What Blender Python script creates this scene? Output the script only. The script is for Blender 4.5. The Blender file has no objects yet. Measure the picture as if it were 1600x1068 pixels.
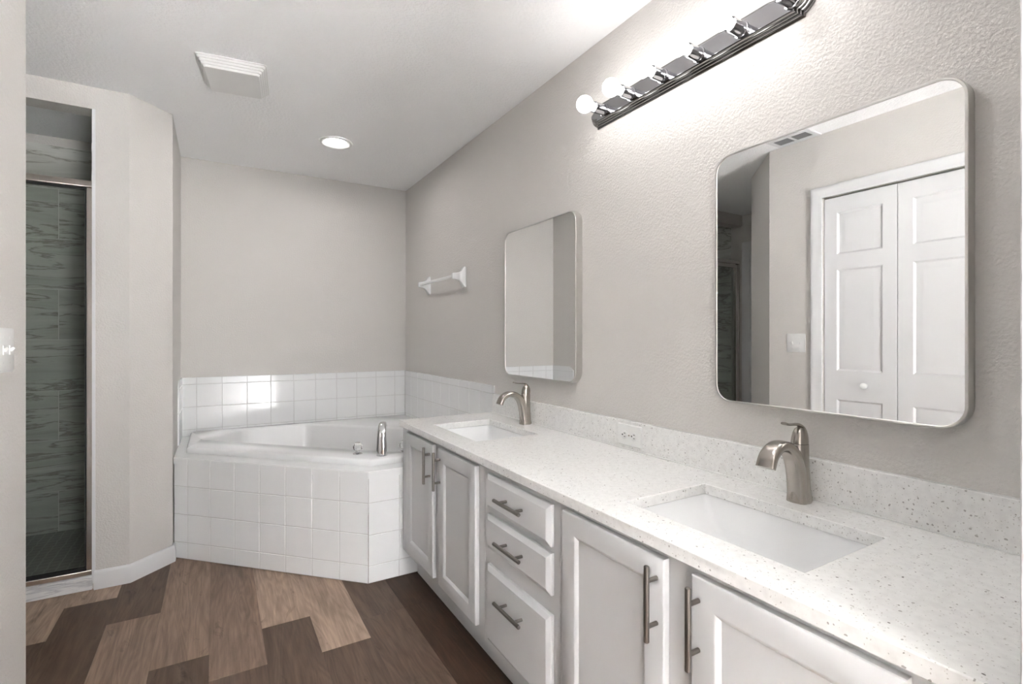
import bpy, bmesh, math, random
from mathutils import Vector, Matrix
random.seed(7)
C = bpy.context.scene.collection
S = bpy.context.scene
PI = math.pi

# ------------------------------------------------------------------ camera
H = 2.44                       # ceiling height
EYE = 1.2224
cam_d = bpy.data.cameras.new('camera')
cam = bpy.data.objects.new('camera', cam_d)
C.objects.link(cam)
cam_d.sensor_width = 36.0
cam_d.lens = 781.83 / 1600 * 36.0
cam_d.shift_y = -6.8 / 1600
cam_d.clip_start = 0.02
cam.location = (0, 0, EYE)
cam.rotation_euler = (PI / 2, 0, -math.radians(30.56))
S.camera = cam

# ------------------------------------------------------------------ world (daylight of the open bedroom behind) and exposure
world = bpy.data.worlds.new('world')
S.world = world
world.use_nodes = True
bg = world.node_tree.nodes['Background']
bg.inputs['Color'].default_value = (0.95, 0.975, 1.0, 1)
bg.inputs['Strength'].default_value = 0.70
S.view_settings.view_transform = 'Standard'
S.view_settings.look = 'None'
S.view_settings.gamma = 1
S.view_settings.exposure = 3.43
# sunlight on the bedroom floor behind the photographer (it falls away from this room)
sun_d = bpy.data.lights.new('sun', 'SUN')
sun_d.energy = 31.0
sun_d.angle = 0.01
sun = bpy.data.objects.new('sun', sun_d)
C.objects.link(sun)
sun.rotation_euler = (-math.radians(6), 0, 0)
# fill lamp added without a fixture, above the near end of the vanity
fill_d = bpy.data.lights.new('fill_lamp', 'AREA')
fill_d.shape = 'DISK'
fill_d.size = 0.14
fill_d.energy = 0.42
fill = bpy.data.objects.new('fill_lamp', fill_d)
C.objects.link(fill)
fill.location = (0.72, 0.95, H - 0.003)
BULB_POWER = 1.65
CAN_POWER = 11.0

# ------------------------------------------------------------------ materials
def srgb(r, g, b):
    f = lambda c: (c / 255 / 12.92) if c / 255 <= 0.04045 else ((c / 255 + 0.055) / 1.055) ** 2.4
    return (f(r), f(g), f(b), 1)

def mat(name, col=(0.8, 0.8, 0.8, 1), rough=0.5, metal=0.0, spec=0.5):
    m = bpy.data.materials.new(name)
    m.use_nodes = True
    b = m.node_tree.nodes['Principled BSDF']
    b.inputs['Base Color'].default_value = col
    b.inputs['Roughness'].default_value = rough
    b.inputs['Metallic'].default_value = metal
    b.inputs['Specular IOR Level'].default_value = spec
    return m, m.node_tree, b

def nd(nt, t, **kw):
    n = nt.nodes.new(t)
    for k, v in kw.items():
        if k.startswith('_'):
            setattr(n, k[1:], v)
        else:
            n.inputs[k.replace('__', ' ')].default_value = v
    return n

def coords(nt):
    return nt.nodes.new('ShaderNodeTexCoord').outputs['Object']

def bump_noise(nt, b, scale, strength, dist, detail=3.0, ramp=None, rough=0.55):
    n = nd(nt, 'ShaderNodeTexNoise', Scale=scale, Detail=detail, Roughness=rough)
    nt.links.new(coords(nt), n.inputs['Vector'])
    out = n.outputs['Fac']
    if ramp:
        r = nt.nodes.new('ShaderNodeValToRGB')
        r.color_ramp.elements[0].position = ramp[0]
        r.color_ramp.elements[1].position = ramp[1]
        nt.links.new(out, r.inputs['Fac'])
        out = r.outputs['Color']
    bp = nd(nt, 'ShaderNodeBump', Strength=strength, Distance=dist)
    nt.links.new(out, bp.inputs['Height'])
    nt.links.new(bp.outputs['Normal'], b.inputs['Normal'])
    return n

def paint(name, col, rough, scale, strength, dist, ramp=None):
    m, nt, b = mat(name, col, rough)
    bump_noise(nt, b, scale, strength, dist, 3.0, ramp)
    return m

M = {}
M['wall'] = paint('greige_wall_paint', (0.655, 0.630, 0.605, 1), 0.55, 125, 0.32, 0.0035, (0.38, 0.66))
M['ceiling'] = paint('white_ceiling_paint', (0.95, 0.95, 0.955, 1), 0.75, 75, 0.38, 0.004, (0.42, 0.64))
M['trim'] = paint('white_trim_paint', (0.74, 0.74, 0.75, 1), 0.35, 30, 0.05, 0.001)
M['cabinet'] = paint('white_cabinet_paint', (0.66, 0.662, 0.67, 1), 0.38, 40, 0.04, 0.001)
M['carpet'] = paint('bounce_carpet', (0.72, 0.715, 0.71, 1), 0.9, 200, 0.2, 0.003)
M['vent_slat'] = mat('grey_vent_slat', (0.22, 0.22, 0.225, 1), 0.5)[0]
M['dark'] = mat('dark_gap', (0.02, 0.02, 0.02, 1), 0.8)[0]
M['white_plastic'] = paint('white_plastic', (0.80, 0.80, 0.79, 1), 0.3, 20, 0.01, 0.001)
M['slot'] = mat('dark_slot', (0.05, 0.05, 0.05, 1), 0.6)[0]
M['ceramic'] = paint('white_ceramic', (0.86, 0.865, 0.87, 1), 0.10, 8, 0.01, 0.001)
M['acrylic'] = paint('white_acrylic', (0.82, 0.82, 0.825, 1), 0.12, 6, 0.01, 0.001)
M['tile'] = paint('white_glazed_tile', (0.86, 0.865, 0.87, 1), 0.09, 16, 0.22, 0.0015)
M['grout'] = paint('pale_grout', (0.62, 0.615, 0.61, 1), 0.8, 200, 0.1, 0.001)
M['gasket'] = mat('black_gasket', (0.012, 0.012, 0.012, 1), 0.5)[0]

def brushed(name, col, rough, stretch=(40, 40, 40)):
    m, nt, b = mat(name, col, rough, 1.0)
    mp = nd(nt, 'ShaderNodeMapping', Scale=stretch)
    nt.links.new(coords(nt), mp.inputs['Vector'])
    n = nd(nt, 'ShaderNodeTexNoise', Scale=1.0, Detail=2.0)
    nt.links.new(mp.outputs['Vector'], n.inputs['Vector'])
    mr = nd(nt, 'ShaderNodeMapRange', **{'To__Min': rough * 0.9, 'To__Max': rough * 1.12})
    nt.links.new(n.outputs['Fac'], mr.inputs['Value'])
    nt.links.new(mr.outputs['Result'], b.inputs['Roughness'])
    return m
M['nickel'] = brushed('brushed_nickel', (0.42, 0.385, 0.35, 1), 0.24, (60, 60, 4))
M['pull'] = brushed('brushed_steel_pull', (0.25, 0.232, 0.215, 1), 0.33)
M['frame'] = brushed('satin_silver_frame', (0.60, 0.585, 0.565, 1), 0.30)
M['shower_metal'] = brushed('satin_nickel_rail', (0.72, 0.67, 0.63, 1), 0.25)
M['chrome'] = mat('polished_chrome', (0.72, 0.72, 0.73, 1), 0.04, 1.0)[0]
M['bar_chrome'] = mat('chrome_light_bar', (0.46, 0.46, 0.48, 1), 0.07, 1.0)[0]
M['bar_trim'] = brushed('gunmetal_moulding', (0.25, 0.245, 0.24, 1), 0.16, (30, 30, 30))
M['mirror'] = mat('mirror_glass', (0.90, 0.905, 0.90, 1), 0.0, 1.0)[0]

# clear crystal
m, nt, b = mat('clear_crystal', (1, 1, 1, 1), 0.02)
b.inputs['Transmission Weight'].default_value = 1.0
b.inputs['IOR'].default_value = 1.49
M['crystal'] = m

# smoked shower glass: thin tinted pane with a clear reflection
m, nt, b = mat('smoked_shower_glass')
nt.nodes.remove(b)
tr = nd(nt, 'ShaderNodeBsdfTransparent', Color=(0.86, 0.873, 0.863, 1))
gl = nd(nt, 'ShaderNodeBsdfGlossy', Color=(1, 1, 1, 1), Roughness=0.0)
lw = nd(nt, 'ShaderNodeLayerWeight', Blend=0.5)
pw = nd(nt, 'ShaderNodeMath', _operation='POWER')
pw.inputs[1].default_value = 4.5
nt.links.new(lw.outputs['Facing'], pw.inputs[0])
fr = nd(nt, 'ShaderNodeMath', _operation='MULTIPLY_ADD')
fr.inputs[1].default_value = 0.85
fr.inputs[2].default_value = 0.025
nt.links.new(pw.outputs[0], fr.inputs[0])
mx = nt.nodes.new('ShaderNodeMixShader')
nt.links.new(fr.outputs[0], mx.inputs[0])
nt.links.new(tr.outputs[0], mx.inputs[1])
nt.links.new(gl.outputs[0], mx.inputs[2])
nt.links.new(mx.outputs[0], nt.nodes['Material Output'].inputs['Surface'])
M['glass'] = m

def emitter(name, col, strength):
    m, nt, b = mat(name, (0.9, 0.9, 0.9, 1), 0.3)
    b.inputs['Emission Color'].default_value = col
    b.inputs['Emission Strength'].default_value = strength
    return m
M['bulb'] = emitter('lit_globe_bulb', (1.0, 0.985, 0.97, 1), BULB_POWER)
M['can'] = emitter('lit_downlight_lens', (1.0, 0.98, 0.95, 1), CAN_POWER)

# white quartz with grey flecks
m, nt, b = mat('speckled_white_quartz', rough=0.16)
co = coords(nt)
base = nd(nt, 'ShaderNodeTexNoise', Scale=60.0, Detail=4.0)
nt.links.new(co, base.inputs['Vector'])
br = nt.nodes.new('ShaderNodeValToRGB')
br.color_ramp.elements[0].color = (0.79, 0.785, 0.775, 1)
br.color_ramp.elements[1].color = (0.86, 0.857, 0.845, 1)
br.color_ramp.elements[0].position = 0.3
br.color_ramp.elements[1].position = 0.6
nt.links.new(base.outputs['Fac'], br.inputs['Fac'])
col = br.outputs['Color']
warp = nd(nt, 'ShaderNodeTexNoise', Scale=120.0, Detail=1.0)
nt.links.new(co, warp.inputs['Vector'])
wadd = nd(nt, 'ShaderNodeVectorMath', _operation='MULTIPLY_ADD')
wadd.inputs[1].default_value = (0.006, 0.006, 0.006)
nt.links.new(warp.outputs['Color'], wadd.inputs[0])
nt.links.new(co, wadd.inputs[2])
for scale, size, keep, tone in ((110.0, 0.17, 0.66, (0.44, 0.43, 0.41, 1)), (240.0, 0.22, 0.55, (0.60, 0.585, 0.56, 1)), (70.0, 0.11, 0.80, (0.22, 0.21, 0.20, 1))):
    v = nd(nt, 'ShaderNodeTexVoronoi', Scale=scale)
    nt.links.new(wadd.outputs[0], v.inputs['Vector'])
    sep = nt.nodes.new('ShaderNodeSeparateColor')
    nt.links.new(v.outputs['Color'], sep.inputs[0])
    lt = nd(nt, 'ShaderNodeMath', _operation='LESS_THAN')
    nt.links.new(v.outputs['Distance'], lt.inputs[0])
    # the fleck's own size varies with its cell
    sz = nd(nt, 'ShaderNodeMath', _operation='MULTIPLY')
    nt.links.new(sep.outputs[1], sz.inputs[0])
    sz.inputs[1].default_value = size * 1.6
    nt.links.new(sz.outputs[0], lt.inputs[1])
    gt = nd(nt, 'ShaderNodeMath', _operation='GREATER_THAN')
    nt.links.new(sep.outputs[0], gt.inputs[0])
    gt.inputs[1].default_value = keep
    mu = nd(nt, 'ShaderNodeMath', _operation='MULTIPLY')
    nt.links.new(lt.outputs[0], mu.inputs[0])
    nt.links.new(gt.outputs[0], mu.inputs[1])
    mxc = nd(nt, 'ShaderNodeMix', _data_type='RGBA')
    nt.links.new(mu.outputs[0], mxc.inputs['Factor'])
    nt.links.new(col, mxc.inputs['A'])
    mxc.inputs['B'].default_value = tone
    col = mxc.outputs['Result']
nt.links.new(col, b.inputs['Base Color'])
M['quartz'] = m

# wood plank floor, tone of each plank from the mesh's attribute
m, nt, b = mat('wood_plank_vinyl', rough=0.5, spec=0.3)
co = coords(nt)
tone = nd(nt, 'ShaderNodeVertexColor', _layer_name='tone')
shift = nd(nt, 'ShaderNodeVertexColor', _layer_name='shift')
off = nd(nt, 'ShaderNodeVectorMath', _operation='MULTIPLY_ADD')
off.inputs[1].default_value = (9, 23, 5)
nt.links.new(shift.outputs['Color'], off.inputs[0])
nt.links.new(co, off.inputs[2])
mp1 = nd(nt, 'ShaderNodeMapping', Scale=(16, 1.6, 1))
nt.links.new(off.outputs[0], mp1.inputs['Vector'])
n1 = nd(nt, 'ShaderNodeTexNoise', Scale=1.0, Detail=5.0, Roughness=0.6, Distortion=1.6)
nt.links.new(mp1.outputs['Vector'], n1.inputs['Vector'])
mp2 = nd(nt, 'ShaderNodeMapping', Scale=(170, 7, 1))
nt.links.new(off.outputs[0], mp2.inputs['Vector'])
n2 = nd(nt, 'ShaderNodeTexNoise', Scale=1.0, Detail=4.0, Roughness=0.65)
nt.links.new(mp2.outputs['Vector'], n2.inputs['Vector'])
# growth-ring figure
mp3 = nd(nt, 'ShaderNodeMapping', Scale=(7, 0.9, 1))
nt.links.new(off.outputs[0], mp3.inputs['Vector'])
n3 = nd(nt, 'ShaderNodeTexNoise', Scale=1.0, Detail=2.0, Distortion=0.8)
nt.links.new(mp3.outputs['Vector'], n3.inputs['Vector'])
rg = nd(nt, 'ShaderNodeMath', _operation='MULTIPLY')
rg.inputs[1].default_value = 90
nt.links.new(n3.outputs['Fac'], rg.inputs[0])
sn = nd(nt, 'ShaderNodeMath', _operation='SINE')
nt.links.new(rg.outputs[0], sn.inputs[0])
def madd(src, mul, add):
    x = nd(nt, 'ShaderNodeMath', _operation='MULTIPLY_ADD')
    nt.links.new(src, x.inputs[0])
    x.inputs[1].default_value = mul
    x.inputs[2].default_value = add
    return x.outputs[0]
def mul(a, c):
    x = nd(nt, 'ShaderNodeMath', _operation='MULTIPLY')
    nt.links.new(a, x.inputs[0])
    nt.links.new(c, x.inputs[1])
    return x.outputs[0]
r1 = nt.nodes.new('ShaderNodeValToRGB')
r1.color_ramp.elements[0].position = 0.30
r1.color_ramp.elements[1].position = 0.70
r1.color_ramp.elements[0].color = (0.70, 0.70, 0.70, 1)
r1.color_ramp.elements[1].color = (1.16, 1.16, 1.16, 1)
nt.links.new(n1.outputs['Fac'], r1.inputs['Fac'])
g = mul(mul(r1.outputs['Color'], madd(n2.outputs['Fac'], 0.7, 0.65)), madd(sn.outputs[0], 0.09, 1.0))
# scattered knots and dark streaks
mp4 = nd(nt, 'ShaderNodeMapping', Scale=(9, 2.4, 1))
nt.links.new(off.outputs[0], mp4.inputs['Vector'])
n4 = nd(nt, 'ShaderNodeTexNoise', Scale=1.0, Detail=6.0, Roughness=0.7, Distortion=2.2)
nt.links.new(mp4.outputs['Vector'], n4.inputs['Vector'])
r4 = nt.nodes.new('ShaderNodeValToRGB')
r4.color_ramp.elements[0].position, r4.color_ramp.elements[0].color = 0.27, (0.42, 0.42, 0.42, 1)
r4.color_ramp.elements[1].position, r4.color_ramp.elements[1].color = 0.40, (1, 1, 1, 1)
nt.links.new(n4.outputs['Fac'], r4.inputs['Fac'])
g = mul(g, r4.outputs['Color'])
vm = nd(nt, 'ShaderNodeVectorMath', _operation='SCALE')
nt.links.new(tone.outputs['Color'], vm.inputs[0])
nt.links.new(g, vm.inputs['Scale'])
nt.links.new(vm.outputs[0], b.inputs['Base Color'])
bp = nd(nt, 'ShaderNodeBump', Strength=0.12, Distance=0.001)
nt.links.new(n2.outputs['Fac'], bp.inputs['Height'])
nt.links.new(bp.outputs['Normal'], b.inputs['Normal'])
M['floor'] = m

# grey-green veined stone tile
def stone(name, lo, mid, hi, vein, rough=0.25):
    m, nt, b = mat(name, rough=rough)
    co = coords(nt)
    sh = nd(nt, 'ShaderNodeVertexColor', _layer_name='shift')
    off = nd(nt, 'ShaderNodeVectorMath', _operation='MULTIPLY_ADD')
    off.inputs[1].default_value = (5, 5, 5)
    nt.links.new(sh.outputs['Color'], off.inputs[0])
    nt.links.new(co, off.inputs[2])
    mp = nd(nt, 'ShaderNodeMapping', Scale=(1.3, 1.3, 9.0), Rotation=(0.0, 0.16, 0.0))
    nt.links.new(off.outputs[0], mp.inputs['Vector'])
    n = nd(nt, 'ShaderNodeTexNoise', Scale=1.0, Detail=8.0, Roughness=0.62, Distortion=0.5)
    nt.links.new(mp.outputs['Vector'], n.inputs['Vector'])
    r = nt.nodes.new('ShaderNodeValToRGB')
    e = r.color_ramp.elements
    e[0].position, e[0].color = 0.30, lo
    e[1].position, e[1].color = 0.68, hi
    k = e.new(0.48)
    k.color = mid
    k = e.new(0.515)
    k.color = vein
    k = e.new(0.535)
    k.color = mid
    nt.links.new(n.outputs['Fac'], r.inputs['Fac'])
    nt.links.new(r.outputs['Color'], b.inputs['Base Color'])
    return m
M['stone'] = stone('grey_green_stone_tile', (0.50, 0.505, 0.465, 1), (0.64, 0.645, 0.605, 1), (0.76, 0.76, 0.73, 1), (0.34, 0.33, 0.29, 1))
M['marble'] = stone('white_veined_marble', (0.70, 0.70, 0.70, 1), (0.78, 0.78, 0.78, 1), (0.84, 0.84, 0.84, 1), (0.52, 0.52, 0.54, 1), 0.3)
M['stone_grout'] = mat('grey_tile_grout', (0.80, 0.80, 0.77, 1), 0.8)[0]
# small mosaic on the shower floor
m, nt, b = mat('grey_mosaic', rough=0.4)
v = nd(nt, 'ShaderNodeTexVoronoi', Scale=22.0, Randomness=0.15, _feature='DISTANCE_TO_EDGE')
nt.links.new(coords(nt), v.inputs['Vector'])
r = nt.nodes.new('ShaderNodeValToRGB')
r.color_ramp.elements[0].position, r.color_ramp.elements[0].color = 0.05, (0.55, 0.55, 0.53, 1)
r.color_ramp.elements[1].position, r.color_ramp.elements[1].color = 0.09, (0.40, 0.405, 0.38, 1)
nt.links.new(v.outputs['Distance'], r.inputs['Fac'])
nt.links.new(r.outputs['Color'], b.inputs['Base Color'])
M['mosaic'] = m

# ------------------------------------------------------------------ builders
def BM():
    return bmesh.new()

def tag(o, label=None, cat=None, group=None, kind=None):
    if label: o['label'] = label
    if cat: o['category'] = cat
    if group: o['group'] = group
    if kind: o['kind'] = kind
    return o

def wloc(o):
    v = Vector((0, 0, 0))
    while o:
        v += o.location
        o = o.parent
    return v

def obj(name, bm, mats, parent=None, angle=38, recalc=True, loc=None):
    """one mesh object; bm is given in world coordinates"""
    if recalc:
        bmesh.ops.recalc_face_normals(bm, faces=bm.faces[:])
    base = wloc(parent) if parent else Vector(loc or (0, 0, 0))
    if base.length > 0:
        bmesh.ops.translate(bm, verts=bm.verts[:], vec=-base)
    me = bpy.data.meshes.new(name)
    bm.to_mesh(me)
    bm.free()
    if not isinstance(mats, (list, tuple)):
        mats = [mats]
    for m in mats:
        me.materials.append(m)
    me.polygons.foreach_set('use_smooth', [True] * len(me.polygons))
    me.set_sharp_from_angle(angle=math.radians(angle))
    o = bpy.data.objects.new(name, me)
    C.objects.link(o)
    if parent:
        o.parent = parent
    else:
        o.location = base
    return o

def thing(name, loc, label, cat, group=None, kind=None):
    o = bpy.data.objects.new(name, None)
    o.empty_display_size = 0.05
    o.location = loc
    C.objects.link(o)
    return tag(o, label, cat, group, kind)

def dup(o, parent=None):
    c = o.copy()
    C.objects.link(c)
    if parent:
        c.parent = parent
    for ch in list(o.children):
        dup(ch, c)
    return c

def bevel(o, w, seg=2):
    m = o.modifiers.new('bevel', 'BEVEL')
    m.width = w
    m.segments = seg
    m.limit_method = 'ANGLE'
    m.angle_limit = math.radians(40)
    m.harden_normals = False
    return o

def box(bm, x0, x1, y0, y1, z0, z1, mi=0):
    v = [bm.verts.new((x, y, z)) for x in (x0, x1) for y in (y0, y1) for z in (z0, z1)]
    for q in ((0, 1, 3, 2), (4, 6, 7, 5), (0, 4, 5, 1), (2, 3, 7, 6), (0, 2, 6, 4), (1, 5, 7, 3)):
        f = bm.faces.new([v[i] for i in q])
        f.material_index = mi
    return v

def prism(bm, pts, z0, z1, mi=0):
    a = [bm.verts.new((x, y, z0)) for x, y in pts]
    c = [bm.verts.new((x, y, z1)) for x, y in pts]
    n = len(pts)
    fs = [bm.faces.new(a[::-1]), bm.faces.new(c)]
    for i in range(n):
        fs.append(bm.faces.new((a[i], a[(i + 1) % n], c[(i + 1) % n], c[i])))
    for f in fs:
        f.material_index = mi

def loft(bm, rings, cap0=False, cap1=False, closed=True, mi=0):
    R = [[bm.verts.new(p) for p in r] for r in rings]
    n = len(R[0])
    for a, c in zip(R, R[1:]):
        for i in range(n if closed else n - 1):
            j = (i + 1) % n
            f = bm.faces.new((a[i], a[j], c[j], c[i]))
            f.material_index = mi
    if cap0:
        bm.faces.new(R[0][::-1]).material_index = mi
    if cap1:
        bm.faces.new(R[-1]).material_index = mi
    return R

def basis(axis):
    a = Vector(axis).normalized()
    t = Vector((0, 0, 1)) if abs(a.z) < 0.9 else Vector((1, 0, 0))
    u = a.cross(t).normalized()
    return a, u, a.cross(u)

def lathe(bm, o, axis, prof, seg=28, cap0=True, cap1=True, sx=1.0, sy=1.0, mi=0):
    """prof: (radius, distance along the axis)"""
    a, u, w = basis(axis)
    o = Vector(o)
    rings = []
    for r, d in prof:
        rings.append([o + a * d + u * (math.cos(2 * PI * k / seg) * r * sx) + w * (math.sin(2 * PI * k / seg) * r * sy) for k in range(seg)])
    loft(bm, rings, cap0, cap1, True, mi)

def rod(bm, p, q, r, seg=16, ch=0.0):
    p, q = Vector(p), Vector(q)
    L = (q - p).length
    pr = [(r, 0), (r, L)] if ch == 0 else [(r - ch, 0), (r, ch), (r, L - ch), (r - ch, L)]
    lathe(bm, p, q - p, pr, seg)

def sweep(bm, path, widths, thicks, wdir, seg=16, power=2.6):
    """superelliptic section swept along path; the width lies along wdir"""
    path = [Vector(p) for p in path]
    wdir = Vector(wdir).normalized()
    rings = []
    for i, p in enumerate(path):
        t = (path[min(i + 1, len(path) - 1)] - path[max(i - 1, 0)]).normalized()
        nn = t.cross(wdir).normalized()
        ring = []
        for k in range(seg):
            a = 2 * PI * k / seg
            cx, sx = math.cos(a), math.sin(a)
            e = 2.0 / power
            ring.append(p + wdir * (math.copysign(abs(cx) ** e, cx) * widths[i] / 2) + nn * (math.copysign(abs(sx) ** e, sx) * thicks[i] / 2))
        rings.append(ring)
    loft(bm, rings, True, True)

def spline(pts, n):
    """Catmull-Rom through tuples of any length"""
    out = []
    P = [pts[0]] + list(pts) + [pts[-1]]
    m = len(pts) - 1
    for i in range(n):
        t = i / (n - 1) * m
        k = min(int(t), m - 1)
        t -= k
        p0, p1, p2, p3 = P[k], P[k + 1], P[k + 2], P[k + 3]
        out.append(tuple(0.5 * (2 * b_ + (c_ - a_) * t + (2 * a_ - 5 * b_ + 4 * c_ - d_) * t * t + (3 * b_ - a_ - 3 * c_ + d_) * t ** 3)
                         for a_, b_, c_, d_ in zip(p0, p1, p2, p3)))
    return out

def rects(bm, org, u, v, n, u0, u1, v0, v1, prof, cap=True, back=True):
    """nested rectangles (inset, depth along n): moulded doors and drawer fronts"""
    org, u, v, n = Vector(org), Vector(u), Vector(v), Vector(n)
    rings = []
    for ins, d in prof:
        rings.append([org + u * a + v * c + n * d for a, c in ((u0 + ins, v0 + ins), (u1 - ins, v0 + ins), (u1 - ins, v1 - ins), (u0 + ins, v1 - ins))])
    loft(bm, rings, back, cap)

def rrect(w, h, r, k=8):
    pts = []
    for cx, cy, a0 in ((w / 2 - r, h / 2 - r, 0), (-w / 2 + r, h / 2 - r, 90), (-w / 2 + r, -h / 2 + r, 180), (w / 2 - r, -h / 2 + r, 270)):
        for i in range(k + 1):
            a = math.radians(a0 + 90 * i / k)
            pts.append((cx + r * math.cos(a), cy + r * math.sin(a)))
    return pts

def tiles(bm, org, u, v, n, us, vs, gap=0.0028, th=0.007, ch=0.0016, clip=None, mi=0, gi=1, attr=None, offset_rows=0.0, tilt=0.00010):
    """individually raised, chamfered tiles on a grout bed"""
    org, u, v, n = Vector(org), Vector(u), Vector(v), Vector(n)
    P = lambda a, c, d: org + u * a + v * c + n * d
    f = bm.faces.new([bm.verts.new(P(a, c, th - 0.0018)) for a, c in ((us[0], vs[0]), (us[-1], vs[0]), (us[-1], vs[-1]), (us[0], vs[-1]))])
    f.material_index = gi
    lay = bm.loops.layers.float_color.get(attr) if attr else None
    for j in range(len(vs) - 1):
        ul = list(us)
        if offset_rows and j % 2:
            sh = sorted({round(a + k * offset_rows, 3) for a in us[1:-1] for k in (-1, 1)})
            ul = [us[0]] + [a for a in sh if us[0] + 0.02 < a < us[-1] - 0.02] + [us[-1]]
        for i in range(len(ul) - 1):
            g = gap / 2
            a0, a1, c0, c1 = ul[i] + g, ul[i + 1] - g, vs[j] + g, vs[j + 1] - g
            lo = [bm.verts.new(P(a, c, th - 0.004)) for a, c in ((a0, c0), (a1, c0), (a1, c1), (a0, c1))]
            md = [bm.verts.new(P(a, c, th - ch)) for a, c in ((a0, c0), (a1, c0), (a1, c1), (a0, c1))]
            tu, tv = random.uniform(-tilt, tilt), random.uniform(-tilt, tilt)
            hi = [bm.verts.new(P(a, c, th + tu * (2 * (a - ul[i]) / (ul[i + 1] - ul[i]) - 1) + tv * (2 * (c - vs[j]) / (vs[j + 1] - vs[j]) - 1))) for a, c in ((a0 + ch, c0 + ch), (a1 - ch, c0 + ch), (a1 - ch, c1 - ch), (a0 + ch, c1 - ch))]
            fs = [bm.faces.new(hi)]
            for k in range(4):
                l = (k + 1) % 4
                fs.append(bm.faces.new((lo[k], lo[l], md[l], md[k])))
                fs.append(bm.faces.new((md[k], md[l], hi[l], hi[k])))
            s = (random.random(), random.random(), random.random(), 1)
            for f in fs:
                f.material_index = mi
                if lay:
                    for lp in f.loops:
                        lp[lay] = s

def struct(name, bm, mats, label, cat, parent=None, **kw):
    o = obj(name, bm, mats, parent, **kw)
    if not parent:
        tag(o, label, cat, None, 'structure')
    return o

# ------------------------------------------------------------------ plan of the room (metres)
W, D = 1.354, 4.031            # vanity wall, far wall
XL, YL = -0.476, 1.965         # left wall and its outer corner
XR = -0.207                    # short wall beside the tub
YA = 3.13                      # wall with the shower opening
XB, YB = -1.87, 2.355          # far left nook
YE = 0.19                      # vanity end wall
T = 0.115
BACK = -1.1                    # added passage behind the camera, open to a bright bedroom

# floor: planks along Y
bm = BM()
tl = bm.loops.layers.float_color.new('tone')
sl = bm.loops.layers.float_color.new('shift')
LIGHT, MED, MID, DARK, DEEP = (0.440, 0.318, 0.240), (0.300, 0.207, 0.153), (0.255, 0.174, 0.128), (0.135, 0.087, 0.062), (0.066, 0.038, 0.025)
known = {  # column index -> [(y of joint, tone beyond it)], first tone is the near one
    -3: [(-9, DARK), (2.69, LIGHT)],
    -2: [(-9, DARK), (2.974, LIGHT)],
    -1: [(-9, MED), (2.711, DARK)],
    0: [(-9, DARK), (2.257, MED)],
    1: [(-9, MID), (3.3, MID)],
    2: [(-9, DARK), (2.344, LIGHT)],
    3: [(-9, DARK), (2.05, LIGHT)],
    4: [(-9, DARK)],
    5: [(-9, DEEP)],
}
PW = 0.1893
for k in range(-10, 8):
    xa, xb = -0.025 + PW * (k - 1), -0.025 + PW * k
    cuts = known.get(k)
    if not cuts:
        y = BACK - random.random()
        cuts = [(y, random.choice((LIGHT, MED, MID, DARK)))]
        while y < D:
            y += 1.22
            cuts.append((y, random.choice((LIGHT, MED, MID, DARK))))
    else:
        first = cuts[1][0] if len(cuts) > 1 else 2.2
        y = first - 1.22
        pre = []
        while y > BACK - 1.3:
            pre.append((y, cuts[0][1] if not pre else random.choice((LIGHT, MED, DARK))))
            y -= 1.22
        cuts = pre[::-1] + cuts[1:]
        if len(cuts) == len(pre):
            cuts.append((cuts[-1][0] + 1.22, cuts[-1][1]))
    for i, (y0, tn) in enumerate(cuts):
        y1 = cuts[i + 1][0] if i + 1 < len(cuts) else D + 0.05
        y0, y1 = max(y0, BACK), min(y1, D + 0.05)
        if y1 - y0 < 0.01:
            continue
        g = 0.0003
        s = (random.random(), random.random(), random.random(), 1)
        vs = [(xa + g, y0 + g), (xb - g, y0 + g), (xb - g, y1 - g), (xa + g, y1 - g)]
        f = bm.faces.new([bm.verts.new((x, y, 0)) for x, y in vs])
        low = [bm.verts.new((x, y, -0.02)) for x, y in vs]
        fs = [f]
        for q in range(4):
            r_ = (q + 1) % 4
            fs.append(bm.faces.new((f.verts[r_], f.verts[q], low[q], low[r_])))
        fs.append(bm.faces.new(low[::-1]))
        for f in fs:
            for lp in f.loops:
                lp[tl] = (*tn, 1)
                lp[sl] = s
f = bm.faces.new([bm.verts.new((x, y, -0.0012)) for x, y in ((-2.1, BACK), (1.5, BACK), (1.5, D + 0.05), (-2.1, D + 0.05))])
for lp in f.loops:
    lp[tl] = (*DEEP, 1)
    lp[sl] = (0.5, 0.5, 0.5, 1)
struct('floor', bm, M['floor'], 'brown wood plank floor in mixed light and dark tones', 'floor', recalc=False)

bm = BM(); box(bm, -2.1, 1.6, BACK, 4.2, H, H + 0.08)
struct('ceiling', bm, M['ceiling'], 'white textured ceiling over the bathroom', 'ceiling')
bm = BM(); box(bm, W, W + T, BACK, D + T, 0, H)
struct('wall_right', bm, M['wall'], 'long greige wall behind the vanity and mirrors', 'wall')
bm = BM(); box(bm, XR - T, W, D, D + T, 0, H)
struct('wall_back', bm, M['wall'], 'greige far wall behind the bathtub', 'wall')
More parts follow.
